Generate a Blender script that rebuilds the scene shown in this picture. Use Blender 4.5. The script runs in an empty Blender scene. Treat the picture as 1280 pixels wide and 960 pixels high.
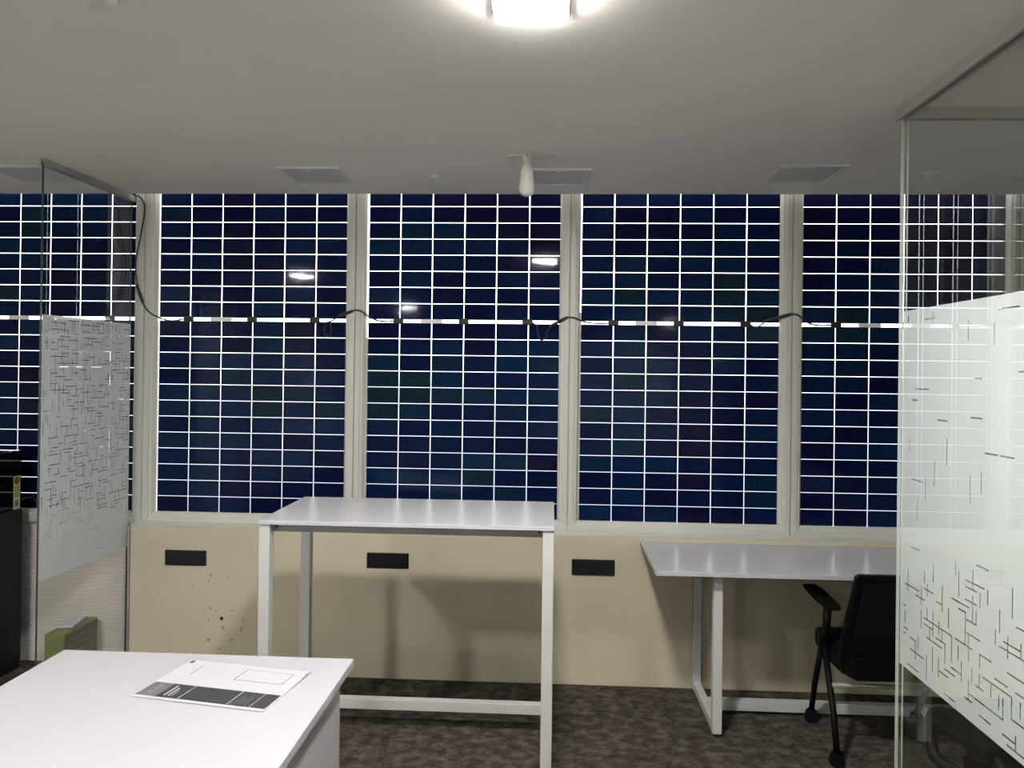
import bpy, bmesh, math, random
from mathutils import Vector, Matrix
random.seed(7)
scene = bpy.context.scene
COL = scene.collection

# ------------------------------------------------------------------ camera
FPX = 962.69
cam_d = bpy.data.cameras.new('camera')
cam = bpy.data.objects.new('camera', cam_d)
COL.objects.link(cam)
R_ = Vector((0.99863948, 0.05062564, 0.01249958))
U_ = Vector((-0.01228598, -0.00452814, 0.99991427))
F_ = Vector((-0.0506779, 0.99870744, 0.00389999))
m = Matrix((R_, U_, -F_)).transposed().to_4x4()
m.translation = Vector((2.2758, -4.361, 1.7238))
cam.matrix_world = m
cam_d.sensor_fit = 'HORIZONTAL'
cam_d.sensor_width = 36.0
cam_d.lens = FPX / 1280 * 36.0
cam_d.shift_y = -19.619 / 1280
cam_d.clip_start = 0.05
cam_d.clip_end = 200
scene.camera = cam

# ------------------------------------------------------------------ world and exposure
w = bpy.data.worlds.new('sky')
scene.world = w
w.use_nodes = True
nt = w.node_tree
nt.nodes.clear()
wo = nt.nodes.new('ShaderNodeOutputWorld')
bg = nt.nodes.new('ShaderNodeBackground')
tc = nt.nodes.new('ShaderNodeTexCoord')
sp = nt.nodes.new('ShaderNodeSeparateXYZ')
rp = nt.nodes.new('ShaderNodeValToRGB')
mp = nt.nodes.new('ShaderNodeMapRange')
mp.inputs[1].default_value = -0.25
mp.inputs[2].default_value = 0.25
rp.color_ramp.elements[0].position = 0.0
rp.color_ramp.elements[0].color = (0.10, 0.11, 0.125, 1)
rp.color_ramp.elements[1].position = 0.68
rp.color_ramp.elements[1].color = (1.0, 0.95, 0.97, 1)
el_ = rp.color_ramp.elements.new(0.45)
el_.color = (0.34, 0.34, 0.36, 1)
nt.links.new(tc.outputs['Generated'], sp.inputs[0])
nt.links.new(sp.outputs['Z'], mp.inputs[0])
nt.links.new(mp.outputs[0], rp.inputs[0])
nt.links.new(rp.outputs[0], bg.inputs[0])
bg.inputs[1].default_value = 4.0
nt.links.new(bg.outputs[0], wo.inputs[0])
vs = scene.view_settings
vs.view_transform = 'Standard'
vs.look = 'None'
vs.gamma = 1.0
vs.use_curve_mapping = False
vs.exposure = 0.52
LAMP = 430.0

# ------------------------------------------------------------------ materials
def lin(c):
    c = c / 255.0
    return c / 12.92 if c <= 0.04045 else ((c + 0.055) / 1.055) ** 2.4
def srgb(r, g, b): return (lin(r), lin(g), lin(b), 1)

def mat(name, col, rough=0.5, metal=0.0, spec=0.5, noise=0.0, scale=20, bump=0.0, bscale=200):
    M = bpy.data.materials.new(name)
    M.use_nodes = True
    n = M.node_tree
    p = n.nodes['Principled BSDF']
    p.inputs['Base Color'].default_value = col
    p.inputs['Roughness'].default_value = rough
    p.inputs['Metallic'].default_value = metal
    p.inputs['Specular IOR Level'].default_value = spec
    tcn = n.nodes.new('ShaderNodeTexCoord')
    if noise > 0:
        t = n.nodes.new('ShaderNodeTexNoise')
        t.inputs['Scale'].default_value = scale
        t.inputs['Detail'].default_value = 5
        n.links.new(tcn.outputs['Object'], t.inputs['Vector'])
        r = n.nodes.new('ShaderNodeValToRGB')
        a, b = 1 - noise, 1 + noise
        r.color_ramp.elements[0].position = 0.3
        r.color_ramp.elements[1].position = 0.7
        r.color_ramp.elements[0].color = (min(1, col[0] * a), min(1, col[1] * a), min(1, col[2] * a), 1)
        r.color_ramp.elements[1].color = (min(1, col[0] * b), min(1, col[1] * b), min(1, col[2] * b), 1)
        n.links.new(t.outputs['Fac'], r.inputs[0])
        n.links.new(r.outputs[0], p.inputs['Base Color'])
    if bump > 0:
        t2 = n.nodes.new('ShaderNodeTexNoise')
        t2.inputs['Scale'].default_value = bscale
        n.links.new(tcn.outputs['Object'], t2.inputs['Vector'])
        bm_ = n.nodes.new('ShaderNodeBump')
        bm_.inputs['Strength'].default_value = bump
        bm_.inputs['Distance'].default_value = 0.01
        n.links.new(t2.outputs['Fac'], bm_.inputs['Height'])
        n.links.new(bm_.outputs[0], p.inputs['Normal'])
    return M

def emit(name, col, s):
    M = bpy.data.materials.new(name)
    M.use_nodes = True
    n = M.node_tree
    n.nodes.clear()
    o = n.nodes.new('ShaderNodeOutputMaterial')
    e = n.nodes.new('ShaderNodeEmission')
    e.inputs[0].default_value = col
    e.inputs[1].default_value = s
    n.links.new(e.outputs[0], o.inputs[0])
    return M

def glass(name, tint, ior=1.45, refl=1.0, rough=0.0, bump=0.0, bscale=3.0):
    M = bpy.data.materials.new(name)
    M.use_nodes = True
    n = M.node_tree
    n.nodes.clear()
    o = n.nodes.new('ShaderNodeOutputMaterial')
    t = n.nodes.new('ShaderNodeBsdfTransparent')
    t.inputs[0].default_value = tint
    g = n.nodes.new('ShaderNodeBsdfGlossy')
    g.inputs['Roughness'].default_value = rough
    g.inputs[0].default_value = (refl, refl, refl, 1)
    f = n.nodes.new('ShaderNodeFresnel')
    # the same reflectance on both faces of the thin sheet
    ge = n.nodes.new('ShaderNodeNewGeometry')
    mr = n.nodes.new('ShaderNodeMapRange')
    mr.inputs[3].default_value = ior
    mr.inputs[4].default_value = 1.0 / ior
    n.links.new(ge.outputs['Backfacing'], mr.inputs[0])
    n.links.new(mr.outputs[0], f.inputs[0])
    mx = n.nodes.new('ShaderNodeMixShader')
    n.links.new(f.outputs[0], mx.inputs[0])
    n.links.new(t.outputs[0], mx.inputs[1])
    n.links.new(g.outputs[0], mx.inputs[2])
    n.links.new(mx.outputs[0], o.inputs[0])
    if bump > 0:
        tcn = n.nodes.new('ShaderNodeTexCoord')
        t2 = n.nodes.new('ShaderNodeTexNoise')
        t2.inputs['Scale'].default_value = bscale
        t2.inputs['Detail'].default_value = 2
        n.links.new(tcn.outputs['Object'], t2.inputs['Vector'])
        b = n.nodes.new('ShaderNodeBump')
        b.inputs['Strength'].default_value = bump
        b.inputs['Distance'].default_value = 0.01
        n.links.new(t2.outputs['Fac'], b.inputs['Height'])
        n.links.new(b.outputs[0], g.inputs['Normal'])
    return M

M = {}
M['ceiling'] = mat('ceiling_paint', srgb(243, 240, 235), 0.8, noise=0.02, scale=1.5)
M['wall'] = mat('beige_wall_paint', srgb(192, 185, 162), 0.7, noise=0.05, scale=2.2, bump=0.05, bscale=60)
M['white_wall'] = mat('white_wall_paint', srgb(240, 238, 232), 0.8)
M['frame'] = mat('cream_window_frame', srgb(192, 193, 185), 0.4, noise=0.03, scale=3)
M['seal'] = mat('dark_seal', srgb(120, 116, 106), 0.7)
M['laminate'] = mat('white_laminate', srgb(179, 178, 181), 0.24, spec=0.5)
M['steel'] = mat('white_powder_steel', srgb(186, 187, 184), 0.4, noise=0.03, scale=8)
M['steel_grey'] = mat('grey_steel', srgb(150, 152, 146), 0.45, metal=0.2)
M['black'] = mat('black_plastic', srgb(20, 20, 22), 0.4)
M['blackmatte'] = mat('black_matte', srgb(16, 16, 17), 0.6)
M['blackgloss'] = mat('black_gloss', srgb(16, 16, 16), 0.06, spec=0.7)
M['chair'] = mat('chair_black', srgb(3, 3, 4), 0.6, spec=0.2)
M['mesh'] = mat('chair_mesh', srgb(8, 8, 10), 0.8, spec=0.2, noise=0.3, scale=300)
M['socket'] = mat('socket_black', srgb(11, 11, 12), 0.35)
M['socket2'] = mat('socket_module_black', srgb(12, 12, 14), 0.4)
M['cable'] = mat('cable_black', srgb(22, 21, 21), 0.5)
M['jbox'] = mat('junction_box_black', srgb(24, 20, 22), 0.5)
M['label'] = mat('silver_label', srgb(235, 232, 234), 0.5)
M['alu'] = mat('aluminium_channel', srgb(186, 183, 176), 0.4, metal=0.25)
M['plastic_white'] = mat('white_plastic', srgb(222, 222, 218), 0.35)
M['lightface'] = mat('unlit_diffuser', srgb(212, 212, 214), 0.5)
M['paper'] = mat('paper', srgb(184, 183, 187), 0.6)
M['ink'] = mat('grey_print', srgb(54, 54, 57), 0.5, noise=0.14, scale=14)
M['ink_dark'] = mat('dark_print', srgb(36, 36, 40), 0.5)
M['ink_light'] = mat('light_grey_print', srgb(104, 104, 105), 0.5, noise=0.06, scale=25)
M['carton'] = mat('green_carton', srgb(98, 104, 48), 0.6, noise=0.12, scale=14)  # carton and its print colours are darkened to include the shade it stands in
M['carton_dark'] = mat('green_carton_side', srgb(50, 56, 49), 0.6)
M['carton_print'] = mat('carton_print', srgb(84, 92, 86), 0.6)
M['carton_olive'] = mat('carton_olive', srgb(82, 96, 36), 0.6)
M['ribbed'] = mat('ribbed_sheet', srgb(214, 208, 206), 0.3)
M['sticker'] = mat('sticker_yellow', srgb(196, 202, 128), 0.5)
M['sticker_red'] = mat('sticker_red', srgb(140, 62, 50), 0.5)
M['sticker_white'] = mat('sticker_white', srgb(205, 208, 196), 0.5)
M['sticker_grey'] = mat('sticker_grey', srgb(110, 112, 112), 0.5)
M['chip'] = mat('plaster_chip', srgb(158, 147, 122), 0.9, noise=0.2, scale=60)
M['hole'] = mat('hole_dark', srgb(26, 22, 18), 0.9)
M['glass_edge'] = mat('green_glass_edge', srgb(44, 66, 58), 0.15)
M['glass_edge_pale'] = mat('pale_glass_edge', srgb(196, 204, 196), 0.2)
M['lamp'] = emit('lamp_diffuser', (1.0, 0.965, 0.93, 1), LAMP)
M['lamp_side'] = emit('lamp_diffuser_rim', (1.0, 0.965, 0.93, 1), LAMP * 0.006)
M['glass'] = glass('partition_glass', (0.980, 0.990, 0.984, 1), ior=1.46)
M['pv_glass'] = glass('panel_glass', (0.97, 0.98, 1.0, 1), ior=1.05, rough=0.0)

def film_mat(name, col, tl, tp):
    X = bpy.data.materials.new(name)
    X.use_nodes = True
    n = X.node_tree
    n.nodes.clear()
    o = n.nodes.new('ShaderNodeOutputMaterial')
    d = n.nodes.new('ShaderNodeBsdfDiffuse')
    d.inputs[0].default_value = col
    t = n.nodes.new('ShaderNodeBsdfTranslucent')
    t.inputs[0].default_value = col
    tr = n.nodes.new('ShaderNodeBsdfTransparent')
    a = n.nodes.new('ShaderNodeMixShader')
    a.inputs[0].default_value = tl
    b = n.nodes.new('ShaderNodeMixShader')
    b.inputs[0].default_value = tp
    n.links.new(d.outputs[0], a.inputs[1])
    n.links.new(t.outputs[0], a.inputs[2])
    n.links.new(a.outputs[0], b.inputs[1])
    n.links.new(tr.outputs[0], b.inputs[2])
    n.links.new(b.outputs[0], o.inputs[0])
    return X
M['film'] = film_mat('frosted_film', (0.66, 0.70, 0.70, 1), 0.10, 0.06)

def cell_mat():
    X = mat('solar_cell', srgb(18, 28, 66), 0.05, spec=0.15)
    n = X.node_tree
    p = n.nodes['Principled BSDF']
    oi = n.nodes.new('ShaderNodeObjectInfo')
    nz = n.nodes.new('ShaderNodeTexNoise')       # tone drifts from cell to cell
    nz.inputs['Scale'].default_value = 1.7
    nz.inputs['Detail'].default_value = 2
    n.links.new(oi.outputs['Location'], nz.inputs['Vector'])
    ad = n.nodes.new('ShaderNodeMath')
    ad.operation = 'MULTIPLY_ADD'
    ad.inputs[1].default_value = 0.22
    n.links.new(oi.outputs['Random'], ad.inputs[0])
    n.links.new(nz.outputs['Fac'], ad.inputs[2])
    r = n.nodes.new('ShaderNodeValToRGB')
    e = r.color_ramp.elements
    e[0].position = 0.38; e[0].color = srgb(17, 14, 42)
    e[1].position = 0.82; e[1].color = srgb(15, 37, 46)
    for pos, c in ((0.50, srgb(9, 15, 46)), (0.60, srgb(9, 21, 55)), (0.70, srgb(10, 33, 64))):
        x = e.new(pos); x.color = c
    n.links.new(ad.outputs[0], r.inputs[0])
    # slightly wavy laminated front
    ge = n.nodes.new('ShaderNodeNewGeometry')
    wn = n.nodes.new('ShaderNodeTexNoise')
    wn.inputs['Scale'].default_value = 7
    n.links.new(ge.outputs['Position'], wn.inputs['Vector'])
    bu = n.nodes.new('ShaderNodeBump')
    bu.inputs['Strength'].default_value = 0.03
    bu.inputs['Distance'].default_value = 0.01
    n.links.new(wn.outputs['Fac'], bu.inputs['Height'])
    n.links.new(bu.outputs[0], p.inputs['Normal'])
    # fine vertical bus bars
    tcn = n.nodes.new('ShaderNodeTexCoord')
    wv = n.nodes.new('ShaderNodeTexWave')
    wv.bands_direction = 'X'
    wv.inputs['Scale'].default_value = 17.0
    n.links.new(tcn.outputs['Object'], wv.inputs['Vector'])
    r2 = n.nodes.new('ShaderNodeValToRGB')
    r2.color_ramp.elements[0].position = 0.86
    r2.color_ramp.elements[1].position = 1.0
    r2.color_ramp.elements[0].color = (1, 1, 1, 1)
    r2.color_ramp.elements[1].color = (1.7, 1.7, 1.6, 1)
    n.links.new(wv.outputs['Fac'], r2.inputs[0])
    mx = n.nodes.new('ShaderNodeMix')
    mx.data_type = 'RGBA'
    mx.blend_type = 'MULTIPLY'
    mx.inputs['Factor'].default_value = 1.0
    n.links.new(r.outputs[0], mx.inputs['A'])
    n.links.new(r2.outputs[0], mx.inputs['B'])
    n.links.new(mx.outputs['Result'], p.inputs['Base Color'])
    return X
M['cell'] = cell_mat()

def carpet_mat():
    X = mat('carpet', srgb(80, 72, 68), 0.95, spec=0.1)
    n = X.node_tree
    p = n.nodes['Principled BSDF']
    tcn = n.nodes.new('ShaderNodeTexCoord')
    mpn = n.nodes.new('ShaderNodeMapping')
    mpn.inputs['Scale'].default_value = (1.0, 1.25, 1)
    n.links.new(tcn.outputs['Object'], mpn.inputs['Vector'])
    t1 = n.nodes.new('ShaderNodeTexNoise')
    t1.inputs['Scale'].default_value = 14
    t1.inputs['Detail'].default_value = 8
    t1.inputs['Roughness'].default_value = 0.72
    n.links.new(mpn.outputs[0], t1.inputs['Vector'])
    r = n.nodes.new('ShaderNodeValToRGB')
    e = r.color_ramp.elements
    e[0].position = 0.36; e[0].color = srgb(48, 42, 38)
    e[1].position = 0.64; e[1].color = srgb(97, 92, 86)
    x = e.new(0.47); x.color = srgb(66, 60, 54)
    x = e.new(0.53); x.color = srgb(78, 73, 67)
    n.links.new(t1.outputs['Fac'], r.inputs[0])
    n.links.new(r.outputs[0], p.inputs['Base Color'])
    t2 = n.nodes.new('ShaderNodeTexNoise')
    t2.inputs['Scale'].default_value = 260
    n.links.new(tcn.outputs['Object'], t2.inputs['Vector'])
    b = n.nodes.new('ShaderNodeBump')
    b.inputs['Strength'].default_value = 0.4
    b.inputs['Distance'].default_value = 0.004
    n.links.new(t2.outputs['Fac'], b.inputs['Height'])
    n.links.new(b.outputs[0], p.inputs['Normal'])
    return X
M['carpet'] = carpet_mat()

# ------------------------------------------------------------------ mesh helpers
def abox(bm, x0, x1, y0, y1, z0, z1, mi=0):
    v = [bm.verts.new((x, y, z)) for z in (z0, z1) for y in (y0, y1) for x in (x0, x1)]
    fs = []
    for q in ((0, 2, 3, 1), (4, 5, 7, 6), (0, 1, 5, 4), (2, 6, 7, 3), (0, 4, 6, 2), (1, 3, 7, 5)):
        f = bm.faces.new([v[i] for i in q])
        f.material_index = mi
        fs.append(f)
    return v, fs

def box_bm(x0, x1, y0, y1, z0, z1, bev=0.0, seg=2):
    bm = bmesh.new()
    abox(bm, x0, x1, y0, y1, z0, z1)
    if bev > 0:
        bmesh.ops.bevel(bm, geom=bm.edges[:], offset=bev, segments=seg, profile=0.5, affect='EDGES')
    return bm

def tube(bm, pts, r, n=10, caps=True):
    pts = [Vector(p) for p in pts]
    rs = r if isinstance(r, (list, tuple)) else [r] * len(pts)
    rings = []
    up = None
    for i, p in enumerate(pts):
        if i == 0: t = pts[1] - pts[0]
        elif i == len(pts) - 1: t = pts[-1] - pts[-2]
        else: t = (pts[i + 1] - pts[i]).normalized() + (pts[i] - pts[i - 1]).normalized()
        t.normalize()
        if up is None:
            up = Vector((0, 0, 1)) if abs(t.z) < 0.9 else Vector((1, 0, 0))
        s = t.cross(up).normalized()
        up = s.cross(t).normalized()
        rings.append([bm.verts.new(p + rs[i] * (math.cos(2 * math.pi * k / n) * s + math.sin(2 * math.pi * k / n) * up)) for k in range(n)])
    for a, b in zip(rings, rings[1:]):
        for k in range(n):
            f = bm.faces.new((a[k], a[(k + 1) % n], b[(k + 1) % n], b[k]))
            f.smooth = True
    if caps:
        bm.faces.new(rings[0][::-1])
        bm.faces.new(rings[-1])

def smooth_path(pts, k=6):
    pts = [Vector(p) for p in pts]
    out = []
    P = [2 * pts[0] - pts[1]] + pts + [2 * pts[-1] - pts[-2]]
    for i in range(1, len(P) - 2):
        for j in range(k):
            t = j / k
            a, b, c, d = P[i - 1], P[i], P[i + 1], P[i + 2]
            out.append(0.5 * ((2 * b) + (c - a) * t + (2 * a - 5 * b + 4 * c - d) * t * t + (3 * b - a - 3 * c + d) * t ** 3))
    out.append(pts[-1])
    return out

def lathe(bm, prof, n=28, cx=0, cy=0):
    rings = []
    for r, z in prof:
        if r < 1e-6:
            rings.append([bm.verts.new((cx, cy, z))])
        else:
            rings.append([bm.verts.new((cx + r * math.cos(2 * math.pi * k / n), cy + r * math.sin(2 * math.pi * k / n), z)) for k in range(n)])
    for a, b in zip(rings, rings[1:]):
        for k in range(n):
            k2 = (k + 1) % n
            if len(a) == 1 and len(b) == 1: continue
            if len(a) == 1: f = bm.faces.new((a[0], b[k2], b[k]))
            elif len(b) == 1: f = bm.faces.new((a[k], a[k2], b[0]))
            else: f = bm.faces.new((a[k], a[k2], b[k2], b[k]))
            f.smooth = True

def prism(bm, poly, axis, a0, a1):
    """poly: list of 2-D points; extruded along axis (0,1,2) between a0 and a1."""
    def P(u, v, a):
        return {0: (a, u, v), 1: (u, a, v), 2: (u, v, a)}[axis]
    A = [bm.verts.new(P(u, v, a0)) for u, v in poly]
    B = [bm.verts.new(P(u, v, a1)) for u, v in poly]
    n = len(poly)
    bm.faces.new(A); bm.faces.new(B[::-1])
    for i in range(n):
        bm.faces.new((A[i], B[i], B[(i + 1) % n], A[(i + 1) % n]))

def obj(name, bm, mats, parent=None, loc=None):
    bmesh.ops.recalc_face_normals(bm, faces=bm.faces[:])
    me = bpy.data.meshes.new(name)
    bm.to_mesh(me)
    bm.free()
    if not isinstance(mats, (list, tuple)): mats = [mats]
    for x in mats: me.materials.append(M[x])
    o = bpy.data.objects.new(name, me)
    COL.objects.link(o)
    if parent: o.parent = parent
    if loc: o.location = loc
    return o

def share(name, src, parent, loc, rot=None):
    o = bpy.data.objects.new(name, src.data if hasattr(src, 'data') else src)
    COL.objects.link(o)
    o.parent = parent
    o.location = loc
    if rot: o.rotation_euler = rot
    return o

def thing(name, label, cat, loc=(0, 0, 0), rotz=0.0, group=None):
    o = bpy.data.objects.new(name, None)
    o.empty_display_size = 0.1
    COL.objects.link(o)
    o.location = loc
    o.rotation_euler = (0, 0, rotz)
    return tag(o, label, cat, group)

def tag(o, label, cat, group=None):
    o['label'] = label
    o['category'] = cat
    if group: o['group'] = group
    return o

def struct(o, label=None):
    o['kind'] = 'structure'
    if label: o['label'] = label
    return o

HC = 2.71          # ceiling height
XL, XR, YB = -1.55, 6.02, -12.0

# ------------------------------------------------------------------ room shell
struct(obj('floor', box_bm(XL - .1, XR + .1, YB - .1, 0.25, -0.1, 0), 'carpet'), 'mottled grey brown office carpet')
struct(obj('ceiling', box_bm(XL - .1, XR + .1, YB - .1, -0.085, HC, HC + 0.12), 'ceiling'), 'white painted flat ceiling with surface fittings')
struct(obj('wall_left', box_bm(XL - .1, XL, YB - .1, 0.25, 0, HC + .6), 'white_wall'), 'plain white side wall beyond the black cabinet')
struct(obj('wall_right', box_bm(XR, XR + .1, YB - .1, 0.25, 0, HC + .6), 'white_wall'), 'plain white side wall beyond the frosted cabin')
struct(obj('wall_rear', box_bm(XL, XR, YB - .1, YB, 0, HC), 'white_wall'), 'plain white wall at far end of office')
# wall above the dropped ceiling
struct(obj('trim_1', box_bm(XL, XR, -0.04, 0.25, 3.12, 3.3), 'white_wall'), 'white lintel above the windows')

# parapet below the windows
XP = -0.10
wf = struct(obj('wall_front', box_bm(XP, XR, -0.10, 0.2, 0, 0.822, 0.004, 1), 'wall'), 'beige painted wall below the windows with chipped plaster')
# chips and one drilled hole in the plaster
def blob_bm(r, squash=1.0, n=9, t=0.0016, seed=0):
    rnd = random.Random(seed)
    bm = bmesh.new()
    ring = [(r * rnd.uniform(.55, 1.1) * math.cos(2 * math.pi * k / n), r * squash * rnd.uniform(.55, 1.1) * math.sin(2 * math.pi * k / n)) for k in range(n)]
    prism(bm, ring, 1, -t, 0.004)
    return bm
for i, (x, z, r, sq) in enumerate(((.405, .352, .008, .7), (.497, .357, .011, .6), (.37, .368, .010, 1.3), (.342, .340, .007, 1), (.364, .300, .008, 1),
                                   (.366, .186, .015, .8), (.499, .190, .013, .7), (.446, .258, .014, 1.1), (.372, .552, .012, .9), (.467, .541, .008, .6),
                                   (.55, .25, .008, 2.2), (.56, .31, .005, 2.5), (.43, .14, .009, 1), (.27, .49, .006, .8), (.36, .52, .006, 2), (1.72, .42, .006, 1))):
    c = obj('plaster_chip', blob_bm(r, sq, seed=i), 'chip', wf, (x, -0.10, z))
bm = bmesh.new()
prism(bm, [(0.0095 * math.cos(k * math.pi / 8), 0.0105 * math.sin(k * math.pi / 8)) for k in range(16)], 1, -0.0022, 0.004)
obj('drilled_hole', bm, 'hole', wf, (.438, -0.10, .31))

# ribbed cladding under the window beyond the small partition
bm = bmesh.new()
N = 70
z0, z1 = 0.0, 0.815
pr = []
for i in range(N):
    a = z0 + (z1 - z0) * i / N
    b = (z1 - z0) / N
    pr += [(-0.002, a), (-0.008, a + b * .25), (-0.008, a + b * .6), (-0.002, a + b * .85)]
pr += [(-0.002, z1), (0.2, z1), (0.2, z0)]
prism(bm, pr, 0, XL, XP)
o = struct(obj('wall_back', bm, 'ribbed'), 'white finely ribbed sheet cladding under the window')
o = struct(obj('trim_2', box_bm(XL, XP - 0.001, -0.035, 0.15, 0.815, 0.84, .004, 2), 'frame'), 'cream ledge above the ribbed cladding')
bm = bmesh.new()
prism(bm, [(-.10, .822), (-.10, .826), (-.038, .838), (.03, .838), (.03, .822)], 0, XP, XR)
struct(obj('trim_3', bm, 'frame'), 'narrow cream sill sloping under the window frames')

# ------------------------------------------------------------------ windows and solar panels
PIT, ROW, GAP, ZM = 0.184, 0.0925, 0.016, 2.003
ORG = [-1.211, 0.0, 1.2244, 2.4396, 3.6672, 4.892]
MUL = [(-0.140, -0.0040), (1.1005, 1.2175), (2.3185, 2.4345), (3.541, 3.6655), (4.762, 4.876)]
ZB = ZM - GAP / 2 - 12 * ROW          # lower edge of the cells
edges_l = [XL + .02] + [0.5 * (a + b) for a, b in MUL]
edges_r = [0.5 * (a + b) for a, b in MUL] + [XR - .001]
inner_l = [XL + 0.30] + [b for a, b in MUL]
inner_r = [a for a, b in MUL] + [XR - 0.02]
wlab = ['cream window frame behind the black cabinet and the small partition',
        'cream window frame next to the small partition, end cable hanging on it',
        'cream window frame above the tall table',
        'cream window frame between the tall table and the long desk',
        'cream window frame behind the long desk and the black chair',
        'cream window frame behind the frosted cabin by the end wall']
def stile(bm, xa, xb, inner_right):
    """xa<xb: one side member; bead step towards the pane"""
    z0, z1 = 0.838, 3.12
    g = 0.0015
    xa += g if inner_right else 0
    xb -= 0 if inner_right else g
    w_ = xb - xa
    if inner_right:
        pl = [(xa - g, .03), (xa - g, -.022), (xa, -.022), (xa, -.036), (xa + .003, -.039), (xa + w_ * .52, -.039), (xa + w_ * .55, -.032), (xa + w_ * .80, -.030), (xb, -.012), (xb, .03)]
    else:
        pl = [(xa, .03), (xa, -.012), (xa + w_ * .20, -.030), (xa + w_ * .45, -.032), (xa + w_ * .48, -.039), (xb - .003, -.039), (xb, -.036), (xb, -.022), (xb + g, -.022), (xb + g, .03)]
    prism(bm, pl, 2, z0, z1)
for i in range(6):
    e = bpy.data.objects.new('window_%d' % (i + 1), None)
    COL.objects.link(e)
    e.location = (edges_l[i], 0, .838)
    struct(e, wlab[i])
    off = Vector((edges_l[i], 0, .838))
    for side in (0, 1):
        bm = bmesh.new()
        if side == 0: stile(bm, edges_l[i], inner_l[i], True)
        else: stile(bm, inner_r[i], edges_r[i], False)
        bmesh.ops.translate(bm, verts=bm.verts[:], vec=-off)
        obj('frame_stile', bm, 'frame', e)
    bm = bmesh.new()
    prism(bm, [(.03, .838), (-.0385, .838), (-.0385, .862), (-.030, .866), (-.028, .876), (-.012, .8885), (.03, .8885)], 0, inner_l[i] - .03, inner_r[i] + .03)
    bmesh.ops.translate(bm, verts=bm.verts[:], vec=-off)
    obj('bottom_rail', bm, 'frame', e)
    if i in (2, 3):                       # seal closing the lower side gap
        bm = box_bm(inner_l[i] - .002, ORG[i] + .0025, -0.004, .012, .884, 1.905 if i == 2 else 2.06)
        bmesh.ops.translate(bm, verts=bm.verts[:], vec=-off)
        obj('side_seal', bm, 'frame', e)

plab = ['solar panel half hidden behind the black cabinet and the small partition',
        'solar panel beside the small partition, above the chipped plaster',
        'solar panel above the tall white table',
        'solar panel above the left end of the long desk',
        'solar panel behind the black chair, above the long desk',
        'solar panel behind the frosted cabin next to the end wall']
plab[3] = 'solar panel above the free end of the long desk'
# shared cell mesh, chamfered corners
cw, ch, cc = PIT - 0.0047, ROW - 0.0032, 0.0022
bm = bmesh.new()
hx, hz = cw / 2, ch / 2
prism(bm, [(-hx + cc, -hz), (hx - cc, -hz), (hx, -hz + cc), (hx, hz - cc), (hx - cc, hz), (-hx + cc, hz), (-hx, hz - cc), (-hx, -hz + cc)], 1, 0.0035, 0.0055)
cell_me = bpy.data.meshes.new('cell')
bmesh.ops.recalc_face_normals(bm, faces=bm.faces[:])
bm.to_mesh(cell_me); bm.free()
cell_me.materials.append(M['cell'])
jb = box_bm(-.029, .029, -.017, 0, -.0175, .0175, .007, 2)
jb_me = bpy.data.meshes.new('junction_box')
jb.to_mesh(jb_me); jb.free(); jb_me.materials.append(M['jbox'])
lb = box_bm(-.061, .061, -.0022, 0, -.0115, .0115, .001, 1)
lb_me = bpy.data.meshes.new('label_strip')
lb.to_mesh(lb_me); lb.free(); lb_me.materials.append(M['label'])
for i in range(6):
    t = thing('solar_panel', plab[i], 'solar panel', (ORG[i], 0, ZB), 0, 'solar panels standing in the windows')
    zt = 3.10 - ZB
    obj('front_glass', box_bm(-.013, 6 * PIT + .013, 0, .003, 0.0, zt), 'pv_glass', t)
    for r in range(21):
        for c in range(6):
            z = (r + .5) * ROW + (GAP if r >= 12 else 0)
            share('cell', cell_me, t, ((c + .5) * PIT, 0, z))
    zmid = 12 * ROW + GAP / 2
    obj('busbar', box_bm(.01, 6 * PIT - .01, .0035, .005, zmid - .0009, zmid + .0009), 'seal', t)
    for c in (1, 3, 5):
        share('junction_box', jb_me, t, (c * PIT + random.uniform(-.006, .006), 0.001, zmid))
    share('label_strip', lb_me, t, (2 * PIT, 0.0005, zmid))

# cables linking the panels over the window posts
def cable(label, pts, con, group=None, loop=None):
    t = thing('panel_cable', label, 'cable', pts[0], 0, group)
    o = Vector(pts[0])
    bm = bmesh.new()
    tube(bm, smooth_path([Vector(p) - o for p in pts], 6), 0.0042, 8)
    if loop:
        tube(bm, smooth_path([Vector(p) - o for p in loop], 6), 0.0034, 8)
    obj('wire', bm, 'cable', t)
    bm = bmesh.new()
    a, b = Vector(con[0]) - o, Vector(con[1]) - o
    d = b - a
    tube(bm, [a, a + d * .05, a + d * .45, a + d * .5, a + d * .55, a + d * .95, b], [.005, .0085, .0085, .0105, .0095, .008, .005], 10)
    obj('connector', bm, 'black', t)
    return t
cable('black cable hanging down the window post beside the small partition',
      [(-.128, -.050, 2.700), (-.100, -.052, 2.702), (-.068, -.052, 2.640), (-.085, -.052, 2.50), (-.115, -.050, 2.34), (-.112, -.048, 2.23), (-.071, -.046, 2.086), (-.03, -.046, 2.035), (.012, -.022, 2.008), (.055, -.006, 1.994), (.105, -.006, 1.994), (.15, -.008, 2.003)],
      [(-.113, -.048, 2.20), (-.072, -.047, 2.088)])
hump = [(1.0, 1.124, 1.160, 1.20, 1.245, 'black cable arching over the post between the end panel and tall table window', 1.1045),
        (2.24, 2.336, 2.370, 2.40, 2.455, 'black cable arching over the post beside the tall table', 2.3244),
        (3.45, 3.545, 3.585, 3.625, 3.675, 'black cable arching over the post above the black chair', 3.55)]
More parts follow.
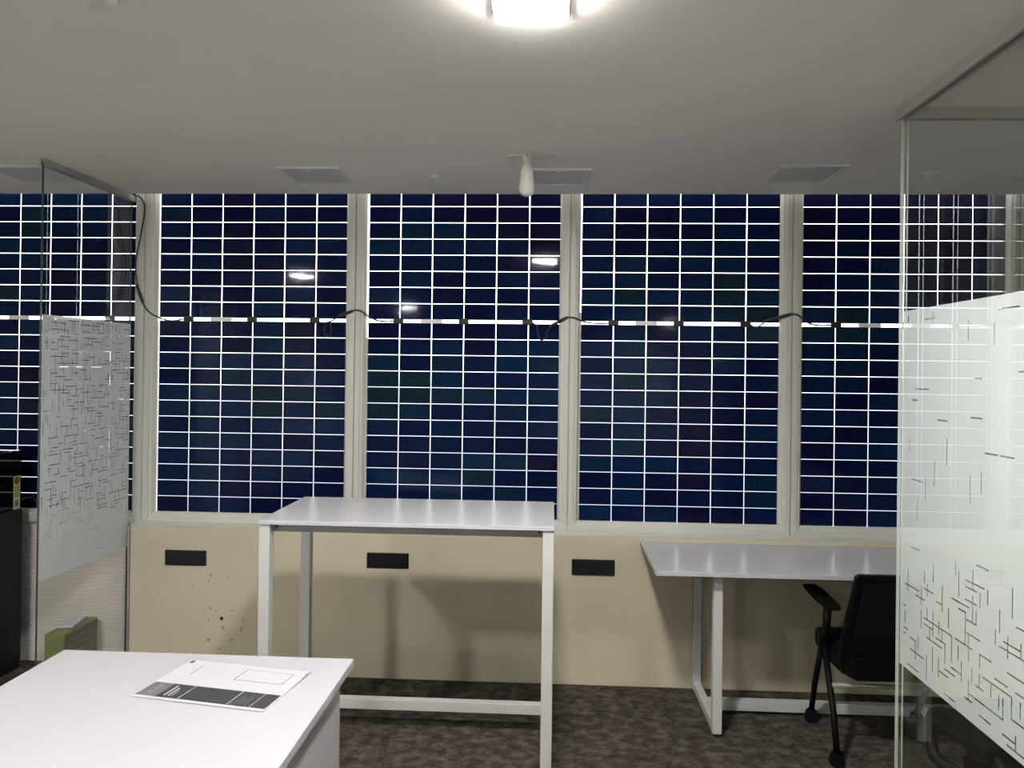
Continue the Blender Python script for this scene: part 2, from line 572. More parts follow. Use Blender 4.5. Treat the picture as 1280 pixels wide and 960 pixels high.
hpts = [[(.925, -.010, 2.000), (.965, -.012, 1.988), (1.01, -.016, 1.995), (1.042, -.024, 2.012), (1.085, -.046, 2.032), (1.124, -.048, 2.047), (1.170, -.048, 2.060), (1.205, -.046, 2.050), (1.235, -.030, 2.027), (1.281, -.008, 2.005), (1.34, -.007, 1.999), (1.40, -.008, 2.003)],
        [(2.165, -.010, 2.000), (2.195, -.014, 1.978), (2.20, -.014, 1.935), (2.215, -.014, 1.905), (2.245, -.014, 1.915), (2.25, -.016, 1.950), (2.278, -.022, 1.985), (2.318, -.046, 2.010), (2.350, -.048, 2.027), (2.376, -.048, 2.030), (2.415, -.046, 2.023), (2.443, -.028, 2.011), (2.50, -.008, 2.001), (2.56, -.007, 1.999), (2.62, -.008, 2.003)],
        [(3.38, -.010, 2.000), (3.41, -.012, 1.985), (3.44, -.014, 2.000), (3.47, -.024, 2.026), (3.525, -.046, 2.040), (3.560, -.048, 2.052), (3.591, -.048, 2.059), (3.63, -.046, 2.053), (3.665, -.030, 2.031), (3.70, -.008, 2.012), (3.76, -.007, 1.999), (3.83, -.008, 2.003)],
        [(4.60, -.010, 2.000), (4.64, -.012, 1.985), (4.67, -.014, 2.000), (4.70, -.024, 2.026), (4.74, -.046, 2.040), (4.78, -.048, 2.052), (4.82, -.048, 2.059), (4.85, -.046, 2.053), (4.885, -.030, 2.031), (4.92, -.008, 2.012), (4.98, -.007, 1.999), (5.05, -.008, 2.003)]]
hcon = [[(1.070, -.040, 2.026), (1.148, -.048, 2.055)], [(2.275, -.026, 1.984), (2.365, -.048, 2.030)], [(3.515, -.046, 2.037), (3.592, -.048, 2.059)], [(4.735, -.046, 2.037), (4.80, -.048, 2.057)]]
hlab = ['black cable arching over the window post beyond the far corner of the tall table', 'black looped cable arching over the window post beside the tall table',
        'black cable arching over the window post above the black chair', 'black cable arching over the window post inside the frosted cabin']
hlab[0] = 'black cable arching over the window post above the back of the tall table'
for i in range(4):
    lp = [(.985, -.012, 1.986), (.975, -.012, 1.95), (.985, -.012, 1.915), (1.005, -.012, 1.912), (1.018, -.012, 1.94), (1.012, -.014, 1.99)] if i == 0 else None
    cable(hlab[i], hpts[i], hcon[i], 'cables linking the solar panels', lp)

# ------------------------------------------------------------------ glass partitions with frosted film
def film_bm(W, H, seed, dens, gap=0.0042, cell=0.020):
    """film lying in the local YZ plane (0..W, 0..H) with narrow cut-out strokes"""
    rnd = random.Random(seed)
    nx, nz = int(W / cell), int(H / cell)
    dx, dz = W / nx, H / nz
    ys, zs = [0.0], [0.0]
    for k in range(1, nx): ys += [k * dx - gap / 2, k * dx + gap / 2]
    ys.append(W)
    for k in range(1, nz): zs += [k * dz - gap / 2, k * dz + gap / 2]
    zs.append(H)
    cut = set()
    for k0 in range(1, nz, 2):                # horizontal strokes on a jittered lattice
        for a0 in range(1, nx, 4):
            if rnd.random() > .62: continue
            k = min(nz - 1, k0 + rnd.randrange(2)); a = min(nx - 1, a0 + rnd.randrange(4))
            L = rnd.choice((2, 3, 3, 4, 5))
            if rnd.random() > dens(k * dz / H, a * dx / W): continue
            for i in range(2 * a - 1, min(2 * (a + L), len(ys) - 2)): cut.add((i, 2 * k - 1))
    for k0 in range(1, nz, 4):                # vertical strokes
        for a0 in range(1, nx, 2):
            if rnd.random() > .58: continue
            a = min(nx - 1, a0 + rnd.randrange(2)); k = min(nz - 1, k0 + rnd.randrange(4))
            L = rnd.choice((2, 2, 3, 3, 4))
            if rnd.random() > dens(k * dz / H, a * dx / W): continue
            for j in range(2 * k - 1, min(2 * (k + L), len(zs) - 2)): cut.add((2 * a - 1, j))
    bm = bmesh.new()
    V = [[bm.verts.new((0, y, z)) for z in zs] for y in ys]
    for i in range(len(ys) - 1):
        for j in range(len(zs) - 1):
            if (i, j) not in cut:
                bm.faces.new((V[i][j], V[i + 1][j], V[i + 1][j + 1], V[i][j + 1]))
    return bm

def glass_pane(name, x0, x1, y0, y1, z0, z1, parent, edge_axis, edge='glass_edge'):
    bm = bmesh.new()
    v, fs = abox(bm, x0, x1, y0, y1, z0, z1)
    bm.faces.ensure_lookup_table()
    for f in fs:
        f.normal_update()
        n = f.normal
        if abs(n[edge_axis]) < 0.5: f.material_index = 1
    return obj(name, bm, ['glass', edge], parent)

# small partition meeting the window post
XG = -0.152
t = thing('glass_partition', 'short frosted glass partition standing against the window post', 'partition', (XG, -0.40, 0))
glass_pane('glass_pane', -.005, .005, -.415, .36, .02, 2.692, t, 0)
obj('frosted_film', film_bm(.772, 1.275, 3, lambda h, s: 1.0 if h > .12 else 0.05, .0032, .0165), 'film', t, (.0062, -.414, .693))
bm = bmesh.new()
prism(bm, [(-.014, 0), (-.014, -.032), (-.0055, -.032), (-.0055, -.012), (.0055, -.012), (.0055, -.032), (.014, -.032), (.014, 0)], 1, -.42, .395)
obj('top_channel', bm, 'alu', t, (0, 0, HC))
obj('floor_channel', box_bm(-.014, .014, -.42, .30, 0, .022, .002, 1), 'alu', t)
bm = bmesh.new()
lathe(bm, [(0, -.012), (.006, -.012), (.007, 0)], 12)
obj('channel_screw', bm, 'alu', t, (.012, .12, HC - .02))

# cabin: side pane running towards the camera
XS, YC = 3.56, -1.455
t = thing('glass_partition', 'tall frosted glass side wall of the cabin, beside the black chair', 'partition', (XS, YC, 0))
glass_pane('glass_pane', -.006, .006, -2.3, 0, .02, 2.692, t, 0, 'glass_edge_pale')
def dens_r(h, s):
    # strokes thin out in the upper part of this sheet
    return 1.0 if h < .28 else (0.45 if h < .36 else 0.10)
obj('frosted_film', film_bm(2.28, 1.29, 11, dens_r), 'film', t, (.0072, -2.284, .672))
bm = bmesh.new()
prism(bm, [(-.018, 0), (-.018, -.040), (-.0065, -.040), (-.0065, -.012), (.0065, -.012), (.0065, -.040), (.018, -.040), (.018, 0)], 1, -2.3, .018)
obj('top_channel', bm, 'alu', t, (0, 0, HC))
obj('floor_channel', box_bm(-.018, .018, -2.3, .0, 0, .022, .002, 1), 'alu', t)
# cabin: pane parallel to the windows
t = thing('glass_partition', 'frosted glass front of the cabin facing the windows', 'partition', (XS, YC, 0))
glass_pane('glass_pane', .020, XR - XS - .005, -.006, .006, .02, 2.692, t, 1, 'glass_edge_pale')
f = obj('frosted_film', film_bm(2.40, .955, 21, lambda h, s: .55), 'film', t, (.03, -.0072, 1.008))
f.rotation_euler = (0, 0, -math.pi / 2)
f.location = (.03, -.0072, 1.008)
bm = bmesh.new()
prism(bm, [(-.016, 0), (-.016, -.040), (-.0065, -.040), (-.0065, -.012), (.0065, -.012), (.0065, -.040), (.016, -.040), (.016, 0)], 0, .02, XR - XS - .005)
obj('top_channel', bm, 'alu', t, (0, 0, HC))
obj('floor_channel', box_bm(.02, XR - XS - .005, -.016, .016, 0, .022, .002, 1), 'alu', t)

# ------------------------------------------------------------------ tall white table
def top_bm(x0, x1, y0, y1, z0, z1): return box_bm(x0, x1, y0, y1, z0, z1, .002, 2)
t = thing('tall_table', 'tall narrow white table standing before the windows', 'table', (1.69, -.955, 0))
L, D, H = 1.215, .600, 1.100
obj('table_top', top_bm(-L / 2, L / 2, -D / 2, D / 2, H - .018, H), 'laminate', t)
s = .046
lx = L / 2 - .001
for sx in (-1, 1):
    for sy in (-1, 1):
        xa = -lx if sx < 0 else lx - s
        ya = -D / 2 + .008 if sy < 0 else D / 2 - .008 - s
        l = obj('leg', box_bm(xa, xa + s, ya, ya + s, .012, H - .018, .003, 2), 'steel', t)
        bm = bmesh.new()
        lathe(bm, [(0, .0), (.016, 0), (.017, .006), (.010, .013), (0, .013)], 14, xa + s / 2, ya + s / 2)
        obj('foot_pad', bm, 'black', l)
    xa = -lx if sx < 0 else lx - s
    obj('side_rail', box_bm(xa + .003, xa + s - .003, -D / 2 + .05, D / 2 - .05, .100, .146, .003, 1), 'steel', t)
    obj('side_rail', box_bm(xa + .003, xa + s - .003, -D / 2 + .05, D / 2 - .05, H - .058, H - .019, .003, 1), 'steel', t)
obj('front_rail', box_bm(-lx + s, lx - s, -D / 2 + .055, -D / 2 + .085, H - .056, H - .0185, .002, 1), 'steel_grey', t)
obj('back_rail', box_bm(-lx + s, lx - s, D / 2 - .050, D / 2 - .015, H - .056, H - .0185, .002, 1), 'steel_grey', t)
obj('stretcher', box_bm(-lx + s - .004, lx - s + .004, D / 2 - .052, D / 2 - .010, .097, .146, .003, 2), 'steel', t)
for sx in (-1, 1):
    bm = bmesh.new()
    bmesh.ops.create_cone(bm, cap_ends=True, segments=12, radius1=.006, radius2=.006, depth=.006, matrix=Matrix.Translation((sx * (lx - s - .014), -D / 2 + .0535, H - .032)) @ Matrix.Rotation(math.pi / 2, 4, 'X'))
    obj('bolt', bm, 'black', t)

# ------------------------------------------------------------------ long desk under the windows
t = thing('long_desk', 'long white desk with loop steel legs under the windows', 'desk', (2.775, -.42, 0))
DL, DH = 2.45, .800
y0, y1 = -.315, .318
obj('desk_top', top_bm(0, DL, y0, y1, DH - .022, DH), 'laminate', t)
for xa in (.285, DL - .33):
    s = .044
    for ya in (-.242, .270):
        l = obj('leg', box_bm(xa, xa + s, ya, ya + s, .016, DH - .022, .003, 2), 'steel', t)
        bm = bmesh.new()
        lathe(bm, [(0, 0), (.018, 0), (.019, .008), (.012, .017), (0, .017)], 14, xa + s / 2, ya + s / 2)
        obj('foot_pad', bm, 'black', l)
    obj('side_rail', box_bm(xa + .002, xa + s - .002, -.20, .272, .018, .062, .003, 1), 'steel', t)
    obj('side_rail', box_bm(xa + .002, xa + s - .002, -.20, .272, DH - .064, DH - .0225, .003, 1), 'steel', t)
obj('stretcher', box_bm(.285 + s - .004, DL - .33 + .004, .02, .062, .018, .070, .003, 2), 'steel', t)
obj('front_rail', box_bm(.285 + s, DL - .33, -.20, -.17, DH - .055, DH - .0225, .002, 1), 'steel_grey', t)
bm = box_bm(.70, 1.10, -.225, -.205, DH - .046, DH - .036, .002, 1)
obj('cable_tray_lip', bm, 'black', t)

# ------------------------------------------------------------------ foreground desk
t = thing('white_desk', 'white panel desk with printed sheet lying on top', 'desk', (1.1225, -2.42, 0))
obj('desk_top', top_bm(-.5025, .5025, -.60, .625, .722, .75), 'laminate', t)
for xa in (-.478, .453):
    obj('side_panel', box_bm(xa, xa + .025, -.56, .548, 0, .7225, .001, 1), 'laminate', t)
obj('modesty_panel', box_bm(-.4535, .4535, -.02, 0, .25, .7225, .001, 1), 'laminate', t)

# printed sheet
ang = math.atan2(-.0725, .429)
t = thing('printed_sheet', 'large white printed sheet with dark grey band on the panel desk', 'paper', (1.046, -2.145, .7502), ang)
SW, SH = .432, .297
bm = bmesh.new()
NX, NY = 24, 12
def lift(u, v):
    a = max(0, (u - .40) / .032)
    return 0.0006 + .004 * a * a * max(0, (v - .1) / .2) + .0012 * max(0, (.03 - v) / .03)
top = [[bm.verts.new((SW * i / NX, SH * j / NY, lift(SW * i / NX, SH * j / NY) + .0006)) for j in range(NY + 1)] for i in range(NX + 1)]
bot = [[bm.verts.new((SW * i / NX, SH * j / NY, lift(SW * i / NX, SH * j / NY) - .0002)) for j in range(NY + 1)] for i in range(NX + 1)]
for i in range(NX):
    for j in range(NY):
        bm.faces.new((top[i][j], top[i + 1][j], top[i + 1][j + 1], top[i][j + 1]))
        bm.faces.new((bot[i][j], bot[i][j + 1], bot[i + 1][j + 1], bot[i + 1][j]))
for i in range(NX):
    bm.faces.new((top[i][0], bot[i][0], bot[i + 1][0], top[i + 1][0]))
    bm.faces.new((top[i][NY], top[i + 1][NY], bot[i + 1][NY], bot[i][NY]))
for j in range(NY):
    bm.faces.new((top[0][j], top[0][j + 1], bot[0][j + 1], bot[0][j]))
    bm.faces.new((top[NX][j], bot[NX][j], bot[NX][j + 1], top[NX][j + 1]))
obj('sheet', bm, 'paper', t)
def patch(name, rects, m_, h=.0004):
    """flat print following the sheet, rects = (u0,u1,v0,v1)"""
    bm = bmesh.new()
    for (u0, u1, v0, v1) in rects:
        n = max(1, int((u1 - u0) / .02)); k = max(1, int((v1 - v0) / .02))
        g = [[bm.verts.new((u0 + (u1 - u0) * i / n, v0 + (v1 - v0) * j / k, lift(u0 + (u1 - u0) * i / n, v0 + (v1 - v0) * j / k) + .0007 + h)) for j in range(k + 1)] for i in range(n + 1)]
        for i in range(n):
            for j in range(k):
                bm.faces.new((g[i][j], g[i + 1][j], g[i + 1][j + 1], g[i][j + 1]))
    return obj(name, bm, m_, t)
patch('light_band', [(.004, .072, .016, .112)], 'ink_light')
patch('dark_band', [(.072, .428, .016, .112)], 'ink')
patch('white_rule', [(.145, .1475, .018, .110), (.305, .308, .018, .110), (.378, .380, .018, .110)], 'paper', .0007)
patch('text_line', [(.090, .095, .030, .100), (.104, .109, .030, .085), (.116, .118, .030, .07)], 'paper', .0007)
patch('small_text', [(.322 + .009 * k, .3245 + .009 * k, .030, .095 - .012 * (k % 3)) for k in range(5)] + [(.313, .318, .022, .034)], 'ink_light', .0007)
patch('drawn_box', [(.225, .390, .182, .1845), (.225, .390, .264, .2655), (.225, .2275, .182, .265), (.3875, .390, .182, .265)], 'ink_dark')
patch('margin_mark', [(.006, .020, .270, .292), (.069, .0715, .186, .262), (.420, .430, .268, .274)], 'ink_dark')
# script-like signature strokes in the light band
bm = bmesh.new()
prev = None
for i in range(60):
    v = .030 + .068 * i / 59
    u = .040 + .007 * math.sin(i * .95) + .004 * math.sin(i * .31)
    a = bm.verts.new((u - .001, v, .0021)); b = bm.verts.new((u + .001, v + .0004, .0021))
    if prev: bm.faces.new((prev[0], prev[1], b, a))
    prev = (a, b)
obj('script_mark', bm, 'paper', t)

# ------------------------------------------------------------------ wall sockets
slab = ['black wall socket plate beside the chipped plaster', 'black wall socket plate seen under the tall table', 'black wall socket plate between the tall table and the long desk']
for i, (xc, zc) in enumerate(((.227, .6475), (1.380, .660), (2.5205, .6515))):
    t = thing('socket_plate', slab[i], 'socket', (xc, -.10, zc), 0, 'black socket plates on the beige wall')
    obj('plate', box_bm(-.118, .118, -.010, .002, -.043, .043, .004, 3), 'socket', t)
    for k, (xa, xb) in enumerate(((-.100, -.050), (-.048, -.025), (-.023, .002), (.004, .052), (.054, .077), (.079, .102))):
        mo = obj('module', box_bm(xa, xb, -.0106, -.008, -.030, .030, .0005, 1), 'socket2', t)
        if xb - xa > .04:
            bm = bmesh.new()
            for (dx, dz, r) in ((0, .013, .0036), (-.011, -.010, .003), (.011, -.010, .003)):
                bmesh.ops.create_cone(bm, cap_ends=True, segments=10, radius1=r, radius2=r, depth=.0012, matrix=Matrix.Translation(((xa + xb) / 2 + dx, -.0108, dz)) @ Matrix.Rotation(math.pi / 2, 4, 'X'))
            obj('pin_hole', bm, 'hole', mo)

# ------------------------------------------------------------------ ceiling fittings
def surface_lamp(x, y, label, group=None, end=''):
    t = thing('ceiling_lamp' + end, label, 'ceiling lamp', (x, y, HC), 0, group)
    obj('mounting_plate' + end, box_bm(-.105, .105, -.105, .105, -.008, 0, .002, 1), 'plastic_white', t)
    bm = box_bm(-.101, .101, -.101, .101, -.024, -.006, .006, 3)
    for f in bm.faces:
        f.normal_update()
        if f.normal.z > -.6: f.material_index = 1
    obj('diffuser' + end, bm, ['lamp', 'lamp_side'], t)
surface_lamp(2.2105, -2.355, 'lit square lamp on the ceiling over the tall table')
OUT = 'lit square ceiling lamp in the office behind the camera'
# the glares mirrored in the solar panels show these three further lamps of the office
for (x, y) in ((-.33, -3.52), (.01, -7.6), (4.58, -10.5)):
    surface_lamp(x, y, OUT, 'lit lamps over the rest of the office', '_offscreen')

vlab = ['unlit square ceiling panel over the socket beside the tall table', 'unlit square ceiling panel behind the hanging bulb', 'unlit square ceiling panel above the free end of the long desk',
        'unlit square ceiling panel beyond the small partition', 'unlit square ceiling panel inside the frosted cabin']
vlab[0] = 'unlit square ceiling panel over the window nearest the small partition'
vlab[4] = 'unlit square ceiling panel seen through the clear top of the cabin glass'
for i, (xc, yc) in enumerate(((1.075, -.500), (2.300, -.466), (3.502, -.527), (-.375, -.537), (4.69, -.55))):
    t = thing('ceiling_panel_light', vlab[i], 'ceiling light', (xc, yc, HC), 0, 'unlit square panels along the window side')
    w2 = .158
    bm = bmesh.new()
    O = [(-w2, -w2), (w2, -w2), (w2, w2), (-w2, w2)]
    w3 = w2 - .016
    I = [(-w3, -w3), (w3, -w3), (w3, w3), (-w3, w3)]
    lv = [[bm.verts.new((x, y, z)) for x, y in P] for P, z in ((O, 0), (O, -.007), (I, -.010), (I, .0))]
    for a, b in zip(lv, lv[1:]):
        for k in range(4): bm.faces.new((a[k], a[(k + 1) % 4], b[(k + 1) % 4], b[k]))
    obj('frame', bm, 'plastic_white', t)
    obj('diffuser', box_bm(-w3, w3, -w3, w3, -.004, 0), 'lightface', t)
    for k, (cx, cy) in enumerate(((w3 - .004, -w3 + .035), (0, w3 - .006), (0, -w3 + .006))):
        obj('clip', box_bm(cx - .008, cx + .008, cy - .006, cy + .006, -.014, -.004, .002, 1), 'plastic_white', t)

# round ceiling fittings
t = thing('smoke_detector', 'domed round smoke detector on the ceiling over the panel desk', 'smoke detector', (1.075, -2.40, HC))
bm = bmesh.new(); lathe(bm, [(0, 0), (.056, 0), (.056, -.012), (.050, -.016), (0, -.016)], 32); obj('base', bm, 'plastic_white', t)
bm = bmesh.new(); lathe(bm, [(.044, -.014), (.046, -.028), (.040, -.040), (.020, -.045), (0, -.046)], 32); obj('sensor_dome', bm, 'plastic_white', t)
for k, (x, y, lab) in enumerate(((1.677, -.514, 'small round ceiling disc between the unlit panels'), (4.094, -.524, 'small round ceiling disc seen through the cabin glass'))):
    t = thing('ceiling_disc', lab, 'ceiling fitting', (x, y, HC), 0, 'small round discs on the ceiling')
    bm = bmesh.new(); lathe(bm, [(0, 0), (.050, 0), (.048, -.006), (.030, -.008), (0, -.008)], 28); obj('plate', bm, 'plastic_white', t)
    bm = bmesh.new(); lathe(bm, [(.026, -.007), (.024, -.018), (.014, -.024), (0, -.025)], 24, .006, 0); obj('boss', bm, 'plastic_white', t)

# bulb in its holder
t = thing('light_bulb', 'unlit white bulb hanging from a small ceiling holder', 'bulb', (2.156, -.855, HC))
bm = bmesh.new(); lathe(bm, [(0, 0), (.021, 0), (.021, -.010), (.019, -.012), (.0185, -.045), (0, -.045)], 24); obj('holder', bm, 'plastic_white', t)
bm = bmesh.new(); lathe(bm, [(.017, -.044), (.0185, -.050), (.0235, -.058), (.029, -.072), (.0305, -.095), (.033, -.125), (.0365, -.150), (.0355, -.166), (.028, -.179), (.014, -.186), (0, -.188)], 28); obj('globe', bm, 'plastic_white', t)
obj('wire_clip', box_bm(-.09, -.015, -.006, .006, -.006, 0, .001, 1), 'plastic_white', t)
obj('screw', box_bm(-.003, .003, -.024, -.019, -.010, -.004), 'black', t)

# ------------------------------------------------------------------ cabinet and appliance beyond the partition
t = thing('cabinet', 'black matte cabinet standing against the ribbed cladding', 'cabinet', (-1.03, -.40, 0))
obj('body', box_bm(-.30, .30, -.30, .30, .04, .905, .006, 2), 'blackmatte', t)
obj('plinth', box_bm(-.28, .295, -.28, .295, 0, .042), 'black', t)
for k in (0, 1):
    d = obj('door', box_bm(-.298 + .299 * k, -.003 + .301 * k, -.318, -.298, .05, .90, .003, 1), 'blackmatte', t)
    obj('handle', box_bm(-.035 if k == 0 else .025, -.025 if k == 0 else .035, -.335, -.316, .42, .56, .003, 1), 'steel_grey', d)
t = thing('appliance_box', 'glossy black appliance with energy sticker on top of the cabinet', 'appliance', (-1.00, -.38, .905))
obj('body', box_bm(-.27, .27, -.26, .268, .014, .335, .008, 3), 'blackgloss', t)
for sx in (-1, 1):
    for sy in (-1, 1):
        obj('foot', box_bm(sx * .22 - .02, sx * .22 + .02, sy * .2 - .02, sy * .2 + .02, 0, .015), 'black', t)
obj('front_door', box_bm(-.265, .13, -.276, -.258, .02, .33, .003, 1), 'blackgloss', t)
obj('control_strip', box_bm(.135, .265, -.272, -.258, .02, .33, .003, 1), 'blackmatte', t)
st = obj('energy_sticker', box_bm(.2698, .2708, .198, .252, .002, .188), 'sticker', t)
st.location.z = .005
obj('sticker_footer', box_bm(.2706, .2712, .199, .251, .006, .060), 'sticker_white', st)
obj('sticker_bar', box_bm(.2706, .2713, .208, .238, .016, .052), 'sticker_grey', st)
bm = bmesh.new()
prism(bm, [(.225 + .022 * math.cos(k * math.pi / 9), .163 + .022 * math.sin(k * math.pi / 9)) for k in range(18)], 0, .2706, .2714)
obj('sticker_dial', bm, 'sticker_red', st)
for k in range(4):
    obj('sticker_line', box_bm(.2706, .2711, .206, .244, .072 + .016 * k, .077 + .016 * k), 'carton_olive', st)
bm = bmesh.new()
tube(bm, smooth_path([(-.735, -.112, 0.955), (-.71, -.075, .965), (-.685, -.06, .945), (-.665, -.055, .90), (-.66, -.052, .85), (-.662, -.03, .842)]), .006, 8)
tag(obj('power_cord', bm, 'cable'), 'short black power cord curving from the appliance to the ledge', 'cord')

# green carton on the floor beyond the small partition
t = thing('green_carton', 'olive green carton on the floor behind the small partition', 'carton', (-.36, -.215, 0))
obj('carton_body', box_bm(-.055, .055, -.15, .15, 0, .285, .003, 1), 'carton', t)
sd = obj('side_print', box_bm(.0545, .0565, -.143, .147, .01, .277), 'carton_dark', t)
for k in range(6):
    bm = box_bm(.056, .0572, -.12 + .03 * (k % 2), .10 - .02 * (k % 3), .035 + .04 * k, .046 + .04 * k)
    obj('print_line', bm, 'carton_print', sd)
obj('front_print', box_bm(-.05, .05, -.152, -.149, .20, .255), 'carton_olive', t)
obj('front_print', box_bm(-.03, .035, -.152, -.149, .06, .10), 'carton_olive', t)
t = thing('folded_paper', 'folded pale papers lying on the olive green carton', 'paper', (-.365, -.21, .285), .2)
bm = box_bm(-.045, .045, -.10, .10, 0, .012, .003, 1); obj('sheet', bm, 'carton_print', t)
bm = box_bm(-.040, .042, -.085, .095, .0115, .024, .003, 1); o = obj('sheet', bm, 'paper', t)

# ------------------------------------------------------------------ folding chair at the desk
def castor(parent, x, y, r=.031, rz=1.15):
    c = obj('castor', bmesh.new(), 'chair', parent, (x, y, 0))
    c.rotation_euler = (0, 0, rz)
    bm = bmesh.new()
    for s_ in (-1, 1):
        bmesh.ops.create_cone(bm, cap_ends=True, segments=20, radius1=r, radius2=r, depth=.018, matrix=Matrix.Translation((s_ * .013, 0, r)) @ Matrix.Rotation(math.pi / 2, 4, 'Y'))
    tube(bm, [(0, 0, r), (0, 0, r * 2 + .010)], [.012, .011], 10)
    abox(bm, -.005, .005, -.020, .020, r, r * 2 - .003)
    bmesh.ops.recalc_face_normals(bm, faces=bm.faces[:])
    bm.to_mesh(c.data); bm.free()
    return c

t = thing('folding_chair', 'black armchair on castor legs pushed up to the long desk', 'chair', (3.845, -.66, 0))
hw = .275
def rod(name, pts, r, m_='chair', n=12):
    bm = bmesh.new(); tube(bm, pts, r, n); return obj(name, bm, m_, t)
for sx in (-1, 1):
    X = sx * hw
    rod('front_leg', [(X * .93, .205, .062), (X * .97, .13, .22), (X * .99, .02, .455)], .0135)
    rod('rear_leg', [(X * 1.05, -.225, .062), (X * 1.03, -.17, .20), (X * 1.0, -.01, .475)], .0145)
    castor(t, X * .93, .210)
    castor(t, X * 1.05, -.222)
    # hinge block
    bm = bmesh.new()
    bmesh.ops.create_cone(bm, cap_ends=True, segments=24, radius1=.048, radius2=.048, depth=.045, matrix=Matrix.Translation((X, .01, .485)) @ Matrix.Rotation(math.pi / 2, 4, 'Y'))
    bmesh.ops.bevel(bm, geom=[e_ for e_ in bm.edges if len(e_.link_faces) == 2 and e_.calc_face_angle(0) > 1], offset=.008, segments=2, affect='EDGES')
    obj('hinge', bm, 'chair', t)
    rod('arm_post', [(X, -.02, .48), (X, -.045, .57), (X, -.055, .655)], [.021, .018, .019])
    bm = bmesh.new()
    prism(bm, [(-.135, .655), (-.150, .668), (-.13, .684), (.10, .692), (.20, .688), (.215, .676), (.19, .664), (.02, .655)], 0, X - .031, X + .031)
    bmesh.ops.bevel(bm, geom=bm.edges[:], offset=.006, segments=2, affect='EDGES')
    obj('armrest', bm, 'chair', t)
rod('stretcher', [(-hw, -.12, .315), (hw, -.12, .315)], .010, 'steel_grey')
rod('stretcher', [(-hw, .06, .37), (hw, .06, .37)], .010, 'steel_grey')
# seat: cushioned pan with tapering underside
bm = bmesh.new()
sec = []
for k, (y, wdt, zt_, zb) in enumerate(((-.215, .225, .470, .385), (-.16, .245, .478, .352), (0, .25, .480, .352), (.16, .245, .478, .385), (.235, .22, .465, .425))):
    ring = []
    for (u, v) in ((-1, .25), (-1, .75), (-.86, 1), (0, 1.0), (.86, 1), (1, .75), (1, .25), (.74, 0), (0, 0), (-.74, 0)):
        ring.append(bm.verts.new((u * wdt, y, zb + (zt_ - zb) * v)))
    sec.append(ring)
for a, b in zip(sec, sec[1:]):
    for k in range(10): bm.faces.new((a[k], a[(k + 1) % 10], b[(k + 1) % 10], b[k]))
bm.faces.new(sec[0]); bm.faces.new(sec[-1][::-1])
obj('seat', bm, 'chair', t)
# backrest frame, mesh and uprights
def back(z): return -.185 - (z - .46) * .10
def trap(z): return .275 - (z - .45) * .125
bm = bmesh.new()
zs = (.44, .50, .545)
pl = [(-trap(.44), .44), (trap(.44), .44), (trap(.555), .555), (-trap(.555), .555)]
def slab(bm, poly, th):
    A = [bm.verts.new((x, back(z) - th, z)) for x, z in poly]
    B = [bm.verts.new((x, back(z) + th, z)) for x, z in poly]
    n = len(poly)
    bm.faces.new(A); bm.faces.new(B[::-1])
    for i in range(n): bm.faces.new((A[i], B[i], B[(i + 1) % n], A[(i + 1) % n]))
slab(bm, pl, .016)
obj('lumbar_panel', bm, 'chair', t)
bm = bmesh.new()
fr = .030
o_ = [(-trap(.55), .55), (trap(.55), .55), (trap(.84) - .012, .835), (trap(.84) - .03, .845), (-trap(.84) + .03, .845), (-trap(.84) + .012, .835)]
i_ = [(-trap(.55) + fr, .565), (trap(.55) - fr, .565), (trap(.82) - fr - .006, .815), (trap(.82) - fr - .02, .822), (-trap(.82) + fr + .02, .822), (-trap(.82) + fr + .006, .815)]
for th in (-.014, .014):
    pass
VO = [[bm.verts.new((x, back(z) + th, z)) for x, z in P] for P, th in ((o_, -.014), (i_, -.014), (i_, .014), (o_, .014))]
for a, b in zip(VO, VO[1:] + VO[:1]):
    for k in range(6): bm.faces.new((a[k], a[(k + 1) % 6], b[(k + 1) % 6], b[k]))
obj('back_frame', bm, 'chair', t)
bm = bmesh.new()
slab(bm, [(x * 1.01, z) for x, z in i_], .004)
obj('back_mesh', bm, 'mesh', t)

# ------------------------------------------------------------------ loop-arm office chair inside the cabin
t = thing('office_chair', 'black loop arm office chair inside the frosted cabin', 'chair', (3.945, -1.86, 0))
bm = bmesh.new()
sec = []
for k, (y, wdt, zt_, zb) in enumerate(((-.24, .20, .440, .400), (-.20, .235, .452, .385), (0, .245, .456, .380), (.19, .24, .452, .385), (.245, .20, .435, .400))):
    ring = []
    for (u, v) in ((-1, .3), (-1, .7), (-.9, 1), (0, 1.0), (.9, 1), (1, .7), (1, .3), (.9, 0), (0, 0), (-.9, 0)):
        ring.append(bm.verts.new((u * wdt, y, zb + (zt_ - zb) * v)))
    sec.append(ring)
for a, b in zip(sec, sec[1:]):
    for k in range(10): bm.faces.new((a[k], a[(k + 1) % 10], b[(k + 1) % 10], b[k]))
bm.faces.new(sec[0]); bm.faces.new(sec[-1][::-1])
bmesh.ops.subdivide_edges(bm, edges=bm.edges[:], cuts=1, smooth=.4)
obj('seat', bm, 'chair', t)
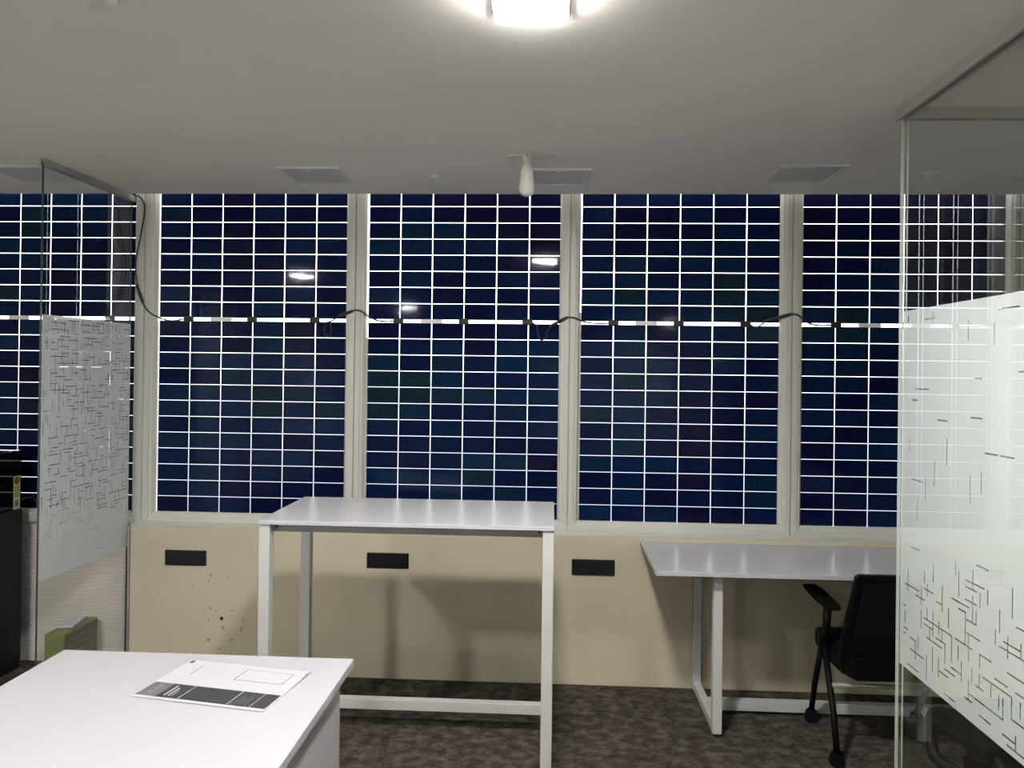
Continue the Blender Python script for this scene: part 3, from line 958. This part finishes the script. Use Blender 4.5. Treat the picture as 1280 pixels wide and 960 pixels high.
for sx in (-1, 1):
    X = sx * .318
    bm = bmesh.new()
    lp = smooth_path([(X * .80, -.10, .388), (X, -.135, .43), (X, -.165, .52), (X, -.12, .575), (X, .05, .580), (X, .20, .575), (X, .278, .530), (X, .290, .46), (X, .240, .400), (X * .80, .15, .388)], 5)
    tube(bm, lp, .021, 10)
    obj('arm_loop', bm, 'chair', t)
    bm = bmesh.new()
    prism(bm, [(-.13, .578), (-.12, .606), (.17, .604), (.25, .575), (.20, .550), (-.10, .552)], 0, X - .036, X + .036)
    bmesh.ops.bevel(bm, geom=bm.edges[:], offset=.006, segments=2, affect='EDGES')
    obj('armrest', bm, 'chair', t)
bm = bmesh.new()
pts = []
sec = []
for (z, wdt, y) in ((.50, .17, -.265), (.54, .215, -.285), (.70, .23, -.295), (.90, .215, -.315), (.97, .18, -.33)):
    sec.append([bm.verts.new((u * wdt, y + v - .03 * (1 - u * u), z)) for (u, v) in ((-1, .02), (-.5, .03), (0, .035), (.5, .03), (1, .02), (1, -.005), (.5, -.005), (0, -.005), (-.5, -.005), (-1, -.005))])
for a, b in zip(sec, sec[1:]):
    for k in range(10): bm.faces.new((a[k], a[(k + 1) % 10], b[(k + 1) % 10], b[k]))
bm.faces.new(sec[0]); bm.faces.new(sec[-1][::-1])
obj('backrest', bm, 'chair', t)
bm = bmesh.new(); tube(bm, smooth_path([(0, -.10, .375), (0, -.26, .385), (0, -.335, .45), (0, -.325, .62)]), .022, 10); obj('back_bar', bm, 'chair', t)
bm = bmesh.new(); lathe(bm, [(0, .07), (.032, .07), (.032, .24), (.018, .245), (.018, .385), (0, .385)], 18); obj('gas_column', bm, 'chair', t)
for k in range(5):
    a = k * 2 * math.pi / 5 + .3
    bm = bmesh.new(); tube(bm, [(0, 0, .105), (.16 * math.cos(a), .16 * math.sin(a), .095), (.28 * math.cos(a), .28 * math.sin(a), .072)], [.026, .020, .014], 10)
    obj('base_arm', bm, 'chair', t)
    castor(t, .28 * math.cos(a), .28 * math.sin(a), .027)
